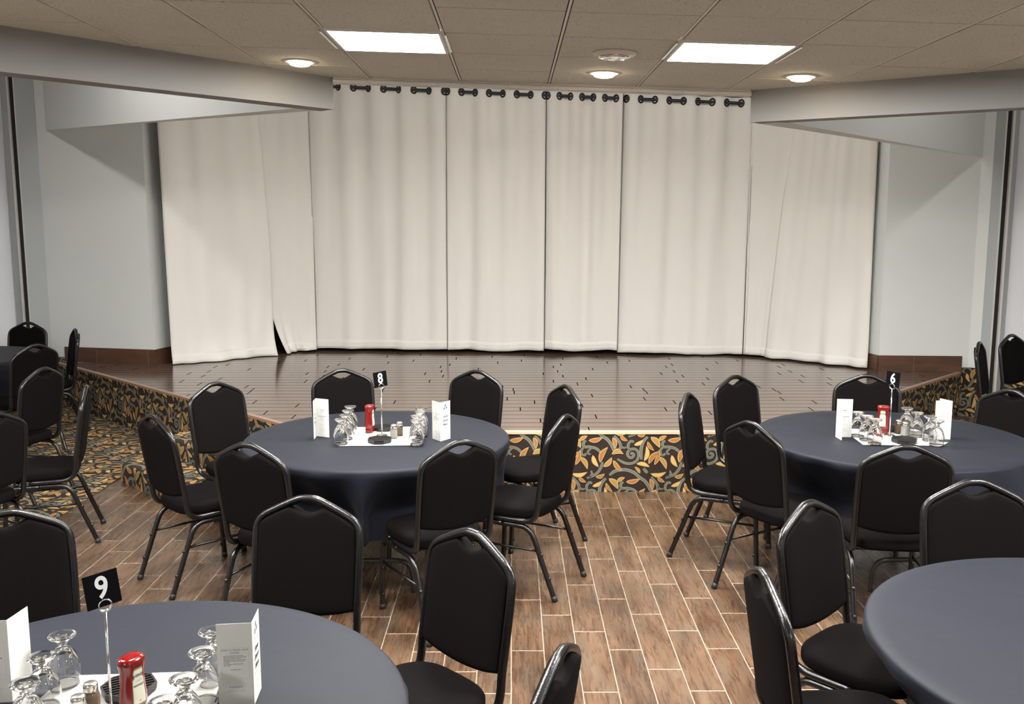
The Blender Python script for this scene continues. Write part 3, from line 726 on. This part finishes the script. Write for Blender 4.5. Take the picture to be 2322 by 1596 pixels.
# ------------------------------------------------------------------ tables and cloths
TZ = .762
def make_table(x, y, label, rot=0., z=0.):
    t = thing('round_table', label, 'table', (x, y, z), rot, 'round folding tables under the navy cloths')
    mb = MB(); mb.lathe([(.0005, TZ-.03), (.742, TZ-.03), (.748, TZ-.015), (.742, TZ), (.0005, TZ)], 64, sm=False); mb.build('tabletop', M['tabletop'], t)
    for s_ in (-1, 1):
        mb = MB(); yy = .42*s_
        for x_ in (-.11, .11): mb.tube([(x_, yy*.75, TZ-.031), (x_, yy, .18)], .0125, 8)
        mb.tube(cr([(-.24, yy, .0), (-.236, yy, .10), (-.21, yy, .16), (-.15, yy, .18), (0, yy, .18), (.15, yy, .18), (.21, yy, .16), (.236, yy, .10), (.24, yy, .0)], 5), .014, 8)
        mb.build('leg_frame', M['tableleg'], t)
    return t
def make_cloth(cx, cy, label, seed, drop=.37, z=0., nf=17):
    rnd = random.Random(seed); R = .757; T0 = TZ+.0025+z
    ph = [rnd.uniform(0, 6.28) for _ in range(8)]; near = [(x, y, a) for x, y, a in SEATS if math.hypot(x-cx, y-cy) < 1.35]
    na = 260
    def wave(th):
        w = math.sin(nf*th+ph[0]+1.1*math.sin(2*th+ph[1])+.8*math.sin(3*th+ph[2]))
        return w*(.65+.35*math.sin(4*th+ph[3]))
    def dropat(th): return drop+.028*math.sin(2*th+ph[4])+.02*math.sin(5*th+ph[5])
    def P(u, t):
        th = 2*PI*u; c, s = math.cos(th), math.sin(th)
        if t < .3:
            r = max(.0005, R-.012)*(t/.3); zz = T0
            zz += .0012*math.sin(11*r*c+5*r*s+ph[6])*math.sin(9*r*s+ph[7])
            return (r*c, r*s, zz-z-0)
        k = (t-.3)/.7
        if k < .12:
            q = k/.12*PI/2; r = R-.012+.014*math.sin(q); zz = T0-.014*(1-math.cos(q))
            return (r*c, r*s, zz-z)
        k = (k-.12)/.88; D = dropat(th)
        r = R+.002+k**.75*(.034+.056*wave(th)); zz = T0-.014-D*k
        x, y = r*c, r*s
        for sx, sy, a in near:
            dx, dy = x+cx-sx, y+cy-sy; ca, sa = math.cos(a), math.sin(a)
            lx, ly = dx*ca+dy*sa, -dx*sa+dy*ca
            zt = .51+z
            fz = max(0, min(1, (T0-.03-zz)/(T0-.03-zt)))
            if abs(ly) < .40 and lx < .262 and lx > -.45 and fz > 0:
                side = 1 if abs(ly) < .22 else max(0, (.40-abs(ly))/.18); side = side*side*(3-2*side)
                # slide inwards along the chair's facing so the cloth hangs in front of the seat
                mv = (.262-lx)*fz*side; x += ca*mv; y += sa*mv
        return (x, y, zz-z)
    mb = MB(); mb.grid(na, 40, P, closeu=True, flip=False)
    o = mb.build('tablecloth', M['cloth'], None, (cx, cy, z)); tag(o, label, 'tablecloth', 'navy cloths on the round tables')
    return o
T8, T6, T9, T5 = (-.775, 5.27), (2.19, 5.28), (-1.02, 2.18), (1.835, 2.575)
for (x, y), lb, lc, sd in ((T8, 'round folding table hidden under the cloth of number eight', 'navy cloth on the number eight table in the centre', 3),
        (T6, 'round folding table whose dark leg frame shows below the cloth of number six', 'navy cloth on the number six table, gathered over a chair seat', 8),
        (T9, 'round folding table hidden under the cloth of number nine', 'navy cloth on the number nine table at lower left', 5),
        (T5, 'round folding table hidden under the bare cloth at lower right', 'bare navy cloth with nothing on it at lower right', 12)):
    make_table(x, y, lb); make_cloth(x, y, lc, sd)
make_table(-5.10, 8.42, 'round folding table hidden under the cloth at far left', 0, .0075); make_cloth(-5.10, 8.42, 'navy cloth on the furthest table at the left frame edge', 21, z=.0075)
# ------------------------------------------------------------------ table settings
CT = TZ+.0045          # top of the cloth
def placemat(x, y, ang, label, curl=.012):
    mb = MB()
    def P(u, t):
        a, b = (u-.5)*.46, (t-.5)*.475
        z = .0012+curl*max(0, ((u-.5)*2-.80)/.20)**2*max(0, ((.5-t)*2-.6)/.4)
        return (a, b, z)
    mb.grid(25, 25, P)
    o = mb.build('placemat', M['mat'], None, (x, y, CT), math.radians(ang)); md = o.modifiers.new('thickness', 'SOLIDIFY'); md.thickness = .0008; md.offset = 1
    tag(o, label, 'placemat', 'white paper placemats')
MT = CT+.0028
placemat(-.735, 5.283, 2, 'square white placemat under the glasses of the number eight table')
placemat(2.19, 5.290, -3, 'square white placemat with a lifted corner on the number six table', .02)
placemat(-.995, 2.185, 4, 'square white placemat on the number nine table')
def make_glass():
    r = bpy.data.objects.new('water_goblet', None); COL.objects.link(r); r.empty_display_size = .05
    out = [(.0365, .0), (.0385, .010), (.0410, .030), (.0412, .045), (.0385, .065), (.0325, .083), (.0240, .097), (.0165, .106), (.0135, .111)]
    inn = [(.0005, .101), (.0125, .096), (.0210, .087), (.0300, .073), (.0362, .057), (.0386, .043), (.0386, .030), (.0362, .010), (.0342, .0)]
    mb = MB(); mb.lathe(out+inn+[(.0365, .0)] if False else ([(.0005, .111)]+out[::-1]+inn[::-1]), 32); mb.build('bowl', M['glass'], r, fix=True)
    mb = MB(); mb.lathe([(.0005, .1112), (.0133, .1112), (.0125, .115), (.0140, .120), (.0195, .1248), (.0005, .1248)], 28); mb.build('stem', M['glass'], r, fix=True)
    mb = MB(); mb.lathe([(.0005, .125), (.0195, .125), (.0290, .1305), (.0350, .1355), (.0356, .1385), (.0340, .1400), (.020, .1372), (.0005, .1365)], 32); mb.build('foot', M['glass'], r, fix=True)
    return r
GL_ = make_glass(); gused = [False]
def glass(x, y, label, group):
    if not gused[0]: gused[0] = True; GL_.location = (x, y, MT+.0005); tag(GL_, label, 'glass', group)
    else: dup(GL_, (x, y, MT+.0005), random.uniform(0, 6), label, group)
order = ['nearest', 'second nearest', 'third nearest', 'furthest']
for k, (x, y) in enumerate([(-.951, 5.083), (-.943, 5.196), (-.952, 5.322), (-.96, 5.446)]):
    glass(x, y, '%s of the upturned goblets in the left row on the number eight table' % order[k], 'upturned goblets on the number eight table')
for k, (x, y) in enumerate([(-.528, 5.06), (-.539, 5.178), (-.529, 5.29), (-.534, 5.406)]):
    glass(x, y, '%s of the upturned goblets in the right row on the number eight table' % order[k], 'upturned goblets on the number eight table')
for k, (x, y) in enumerate([(2.018, 5.083), (2.004, 5.171), (1.989, 5.270)]):
    glass(x, y, '%s of the upturned goblets in the left row on the number six table' % order[k], 'upturned goblets on the number six table')
for k, (x, y) in enumerate([(2.345, 5.05), (2.355, 5.160), (2.328, 5.265), (2.323, 5.393)]):
    glass(x, y, '%s of the upturned goblets in the right row on the number six table' % order[k], 'upturned goblets on the number six table')
for k, (x, y) in enumerate([(-1.163, 2.101), (-1.191, 2.235), (-1.198, 2.359)]):
    glass(x, y, '%s of the upturned goblets in the left row on the number nine table' % order[k], 'upturned goblets on the number nine table')
for k, (x, y) in enumerate([(-.798, 2.010), (-.790, 2.12), (-.793, 2.262), (-.809, 2.385)]):
    glass(x, y, '%s of the upturned goblets in the right row on the number nine table' % order[k], 'upturned goblets on the number nine table')
# ketchup
def make_ketchup():
    r = bpy.data.objects.new('ketchup_bottle', None); COL.objects.link(r)
    W = [(.030, 0), (.031, .004), (.031, .022), (.030, .024)]
    B = [(.0285, .0245), (.0325, .030), (.0335, .045), (.0325, .065), (.0305, .085), (.0293, .105), (.0290, .120), (.0300, .132), (.0325, .142), (.0338, .150), (.0330, .156), (.0290, .161), (.018, .1625), (.001, .161)]
    def ring(w, z, dr=.74, n=28):
        return [(math.copysign(abs(math.cos(2*PI*i/n))**.72, math.cos(2*PI*i/n))*w, math.copysign(abs(math.sin(2*PI*i/n))**.72, math.sin(2*PI*i/n))*w*dr, z) for i in range(n)]
    mb = MB(); mb.loft([ring(w, z) for w, z in W]); mb.build('cap', M['ketchup'], r)
    mb = MB(); mb.loft([ring(w, z) for w, z in B]); mb.build('body', M['ketchup'], r)
    def depth(x, z):
        w = interp(z, [(q, p) for p, q in B]); t = min(1, abs(x)/w); return w*.74*max(0, 1-t**(2/.72))**(.36)
    lab = None
    for side in (-1, 1):
        for nm, mm, sc_, lift in (('label', M['labelrim'], 1., .0006), ('label_face', M['label'], .90, .0011)):
            mb = MB()
            def P(u, t, sc_=sc_, lift=lift):
                z = .040+.098*(.5+(t-.5)*sc_); k = (z-.040)/.098
                hw = (.0205-.005*k if k < .72 else .0105+.0045*math.sin(PI*(k-.72)/.28))*sc_
                x = (u-.5)*2*hw; return (x, side*(depth(x, z)+lift), z)
            mb.grid(11, 18, P, flip=side > 0)
            if nm == 'label': lab = mb.build(nm, mm, r)
            else: mb.build(nm, mm, lab)
        for tx, sz, zz, mm in (('HEINZ', .0090, .1175, M['ink']), ('TOMATO', .0046, .104, M['inkp']), ('KETCHUP', .0066, .092, M['ink']), ('57', .006, .052, M['tomato'])):
            vs, fs = text_mesh(tx, sz, .0002); mb = MB()
            mb.add([(-side*x, side*(depth(x, zz+y)+.0017), zz+y) for x, y in vs], fs); mb.build('label_print', mm, lab)
    return r
K = make_ketchup()
K.location = (-.835, 5.375, MT); K.rotation_euler = (0, 0, math.radians(80)); tag(K, 'red ketchup bottle on the number eight table, its label turned away', 'ketchup bottle', 'ketchup bottles')
dup(K, (2.168, 5.355, MT), math.radians(-28), 'red ketchup bottle on the number six table with its label towards us', 'ketchup bottles')
dup(K, (-.945, 2.19, MT), math.radians(62), 'red ketchup bottle on the number nine table at lower left', 'ketchup bottles')
# shakers
def make_shaker(name, fill):
    r = bpy.data.objects.new(name, None); COL.objects.link(r)
    def ring(w, z, n=24, e=.6): return [(math.copysign(abs(math.cos(2*PI*i/n+.13))**e, math.cos(2*PI*i/n+.13))*w, math.copysign(abs(math.sin(2*PI*i/n+.13))**e, math.sin(2*PI*i/n+.13))*w, z) for i in range(n)]
    mb = MB(); mb.loft([ring(.0185, .0005), ring(.020, .003), ring(.020, .048), ring(.018, .056, e=.8), ring(.0145, .060, e=1), ring(.0145, .064, e=1)]); mb.build('jar', M['glass'], r)
    mb = MB(); mb.loft([ring(.0168, .004), ring(.0180, .006), ring(.0180, .046), ring(.0165, .050)]); mb.build('contents', fill, r)
    mb = MB(); mb.lathe([(.0165, .0585), (.0178, .060), (.0178, .074), (.0160, .0785), (.0100, .081), (.0005, .0815)], 24); mb.lathe([(.0175, .0585), (.0005, .0585)], 24)
    c = mb.build('cap', M['steelcap'], r)
    return r
SS = make_shaker('salt_shaker', M['salt']); PP = make_shaker('pepper_shaker', M['pepper'])
for proto, spots, what in ((SS, [(-.675, 5.222), (2.272, 5.290), (-1.063, 2.150)], 'white salt shaker'), (PP, [(-.650, 5.290), (2.258, 5.345), (-1.062, 2.215)], 'brown pepper shaker')):
    for k, (x, y) in enumerate(spots):
        lb = 'small glass %s with metal cap on the number %s table' % (what, ('eight', 'six', 'nine')[k])
        if k == 0: proto.location = (x, y, MT); tag(proto, lb, 'shaker', 'salt and pepper shakers')
        else: dup(proto, (x, y, MT), .3*k, lb, 'salt and pepper shakers')
# octagonal trivets
def make_trivet():
    r = bpy.data.objects.new('octagonal_trivet', None); COL.objects.link(r)
    def oc(rr): return [(rr*math.cos(PI/8+q*PI/4), rr*math.sin(PI/8+q*PI/4)) for q in range(8)]
    mb = MB()
    def R(rr, z): return [(x, y, z) for x, y in oc(rr)]
    mb.loft([R(.064, .0), R(.069, .004), R(.071, .020), R(.071, .022), R(.066, .022), R(.064, .015), R(.003, .015)], sm=False); mb.build('base', M['trivet'], r)
    mb = MB()
    for q in range(-4, 5):
        y = q*.0135; hw = min(.060, .086-abs(y)) if abs(y) > .026 else .0605
        hw = min(.061, .0905-abs(y)); mb.box(-hw, y-.0022, .0148, hw, y+.0022, .0205)
    mb.build('grid', M['trivet'], r)
    mb = MB(); mb.box(-.022, -.0675, .004, .022, -.0655, .013); mb.build('slot', M['blackgap'], r)
    return r
TV = make_trivet(); TV.location = (-.742, 5.130, MT); TV.rotation_euler = (0, 0, math.radians(3)); tag(TV, 'black octagonal trivet at the front of the number eight placemat', 'trivet', 'black octagonal trivets')
dup(TV, (-.762, 5.445, MT), math.radians(50), 'black octagonal trivet between the sign and the ketchup on the number eight table', 'black octagonal trivets')
dup(TV, (2.200, 5.125, MT), math.radians(-30), 'black octagonal trivet at the front of the number six placemat', 'black octagonal trivets')
dup(TV, (2.225, 5.430, MT), math.radians(40), 'black octagonal trivet partly hidden behind the ketchup on the number six table', 'black octagonal trivets')
dup(TV, (-1.01, 2.318, MT), math.radians(35), 'black octagonal trivet behind the ketchup on the number nine table', 'black octagonal trivets')
# number stands
def number_stand(x, y, num, yaw, roll, label, base_z=MT):
    t = thing('table_number_stand', label, 'table number', (x, y, base_z), 0, 'table number stands')
    mb = MB(); mb.lathe([(.0005, .006), (.010, .006), (.030, .0035), (.033, .0), (.0005, .0)], 32); mb.build('base', M['chrome'], t, fix=True)
    mb = MB(); mb.tube([(0, 0, .004), (0, 0, .272)], .0034, 12); mb.build('pole', M['chrome'], t)
    mb = MB(); ca, sa = math.cos(yaw), math.sin(yaw)
    for o_ in (-.0035, .0035):
        mb.tube([(.0155*math.cos(q*PI/12)*ca-o_*sa*-1*0+o_*sa, .0155*math.cos(q*PI/12)*sa-o_*ca, .2885+.0155*math.sin(q*PI/12)) for q in range(24)], .0020, 8, 0, True)
    mb.build('ring_clip', M['chrome'], t)
    Mx = Matrix.Rotation(yaw, 4, 'Z') @ Matrix.Translation((0, 0, .288)) @ Matrix.Rotation(roll, 4, 'Y')
    mb = MB(); mb.box(-.041, -.0012, -.002, .041, .0012, .086, 0, Mx); c = mb.build('number_card', M['signblack'], t)
    vs, fs = text_mesh(num, .080, .0016, sx=.80); mb = MB()
    mb.add([Mx @ Vector((px, -.0020, .0455+py)) for px, py in vs], fs); mb.build('numeral', M['white'], c)
number_stand(-.752, 5.290, '8', math.radians(32), math.radians(-6), 'chrome stand holding the black number eight card')
number_stand(2.182, 5.285, '6', math.radians(-52), math.radians(3), 'chrome stand holding the black number six card')
number_stand(-1.008, 2.205, '9', math.radians(38), math.radians(-6), 'chrome stand holding the black number nine card')
# folded menu cards
def logo(mb, ox, oz, s):
    for dx, dz, an in ((0, .011, -10), (-.0075, -.002, -20), (.0085, .000, -20)):
        a = math.radians(an); n = 14
        mb.add([(ox+s*(dx+.0036*math.cos(2*PI*q/n)*math.cos(a)-.0062*math.sin(2*PI*q/n)*math.sin(a)), oz+s*(dz+.0036*math.cos(2*PI*q/n)*math.sin(a)+.0062*math.sin(2*PI*q/n)*math.cos(a))) for q in range(n)], [tuple(range(n))])
class Flat:
    def __init__(s): s.items = []
    def add(s, vs, fs): s.items.append((vs, fs))
    def text(s, body, size, x, z, **k):
        vs, fs = text_mesh(body, size, **k); s.items.append(([(x+a, z+b) for a, b in vs], fs))
    def rect(s, x0, z0, x1, z1): s.items.append(([(x0, z0), (x1, z0), (x1, z1), (x0, z1)], [(0, 1, 2, 3)]))
    def words(s, x0, x1, z, hgt, rnd):
        x = x0
        while x < x1:
            w = rnd.uniform(.002, .0065); s.rect(x, z-hgt/2, min(x+w, x1), z+hgt/2); x += w+.0012
MH, MW = .222, .088
def cover(d, p, rnd):
    logo(d, 0, .186, 1.25); p.text('RAMADA', .0085, 0, .163, spacing=1.15); p.words(-.02, .02, .155, .0012, rnd)
    d.text('Santa', .0185, 0, .137, shear=.4, bold=.0004); d.text('Dinner', .0185, 0, .114, shear=.4, bold=.0004); d.text('Menu', .0185, 0, .091, shear=.4, bold=.0004)
    d.rect(-.030, .0745, .030, .0757); p.words(-.014, .016, .048, .002, rnd); p.words(-.022, .022, .038, .0015, rnd); p.words(-.016, .018, .0335, .0012, rnd)
def order_panel(d, p, rnd):
    d.text('HOW TO ORDER YOUR', .0062, 0, .151); d.text('DINNER', .0062, 0, .1435)
    for k, w in enumerate((.050, .056, .043, .056, .052, .014, .050, .018)):
        d.words(-.0285, -.0285+w, .1355-.0037*k, .0012, rnd)
    d.words(-.012, .014, .098, .0013, rnd)
    for r_ in ((-.0345, .074, .0345, .0744), (-.0345, .1565, .0345, .1569), (-.0345, .074, -.0341, .1569), (.0341, .074, .0345, .1569)): p.rect(*r_)
    d.text('RAMADA', .0060, 0, .051, spacing=1.5); p.words(-.022, .022, .0425, .0011, rnd); p.words(-.022, .022, .0385, .0011, rnd)
def list_panel(d, p, rnd):
    d.words(-.016, .012, .156, .0030, rnd); p.words(-.018, .012, .1465, .0016, rnd); p.words(-.014, .010, .1425, .0016, rnd)
    d.words(-.029, .026, .120, .0026, rnd); p.words(-.016, .012, .111, .0016, rnd); p.words(-.016, .012, .107, .0016, rnd); p.words(-.022, .014, .098, .0020, rnd)
    p.words(-.026, .020, .074, .0014, rnd); p.words(-.018, .012, .046, .002, rnd); p.words(-.022, .022, .036, .0014, rnd)
    for r_ in ((-.034, .062, .034, .0623), (-.034, .165, .034, .1653), (-.034, .062, -.0337, .165), (.0337, .062, .034, .165)): p.rect(*r_)
def menu(fold, ends, contents, label, seed=1, z=CT):
    """fold and the two free ends in plan; contents = (function, side) for each panel"""
    rnd = random.Random(seed)
    fx, fy = fold; root = thing('menu_card', label, 'menu', (fx, fy, z+.0006), 0, 'folded menu cards')
    for (ex, ey), (fn, side) in zip(ends, contents):
        d = Vector((ex-fx, ey-fy)); d = d.normalized(); n = Vector((-d.y, d.x))
        mb = MB(); Mx = Matrix(((d.x, n.x, 0, 0), (d.y, n.y, 0, 0), (0, 0, 1, 0), (0, 0, 0, 1)))
        mb.box(0, -.0004, 0, MW, .0004, MH, 0, Mx); pn = mb.build('card_panel', M['paper'], root)
        if fn:
            dk, pl = Flat(), Flat(); fn(dk, pl, rnd)
            # reading direction: seen from +n the d axis runs right-to-left
            sg = -1 if side > 0 else 1
            for fl, mm in ((dk, M['ink']), (pl, M['inkp'])):
                mb = MB()
                for vs, fs in fl.items: mb.add([Mx @ Vector((MW/2+sg*a, side*.0008, b)) for a, b in vs], fs)
                mb.build('print', mm, pn)
menu((-.403, 5.150), [(-.455, 5.222), (-.352, 5.222)], [(order_panel, 1), (cover, -1)], 'menu card right of the goblets on the number eight table, logo towards us', 1)
menu((-1.128, 5.283), [(-1.126, 5.20), (-1.042, 5.243)], [(cover, 1), (list_panel, -1)], 'menu card standing left of the goblets on the number eight table', 2)
menu((1.862, 5.262), [(1.868, 5.165), (1.950, 5.252)], [(cover, 1), (list_panel, -1)], 'menu card standing at the left of the number six placemat', 3)
menu((2.493, 5.198), [(2.405, 5.215), (2.455, 5.285)], [(order_panel, 1), (None, 1)], 'menu card standing at the right of the number six placemat', 4)
menu((-.662, 2.255), [(-.75, 2.245), (-.668, 2.345)], [(order_panel, 1), (cover, -1)], 'menu card with how-to-order text on the number nine table, right of the goblets', 5)
menu((-1.292, 2.270), [(-1.385, 2.262), (-1.283, 2.36)], [(list_panel, 1), (None, 1)], 'menu card cut by the left frame edge on the number nine table', 6)
# ------------------------------------------------------------------ camera, world, colour
cam = bpy.data.cameras.new('camera'); co = bpy.data.objects.new('camera', cam); COL.objects.link(co)
cam.sensor_fit = 'HORIZONTAL'; cam.sensor_width = 36.; cam.lens = 2120*36/2322; cam.clip_start = .05
co.location = (0, 0, 2.0); co.rotation_euler = (PI/2-math.atan(298/2120), 0, 0)
sc.camera = co
w = bpy.data.worlds.new('world'); sc.world = w; w.use_nodes = True
w.node_tree.nodes['Background'].inputs[0].default_value = (.02, .02, .02, 1)
vs_ = sc.view_settings; vs_.view_transform = 'Standard'; vs_.look = 'None'; vs_.gamma = 1; vs_.use_curve_mapping = False
vs_.exposure = 0.84
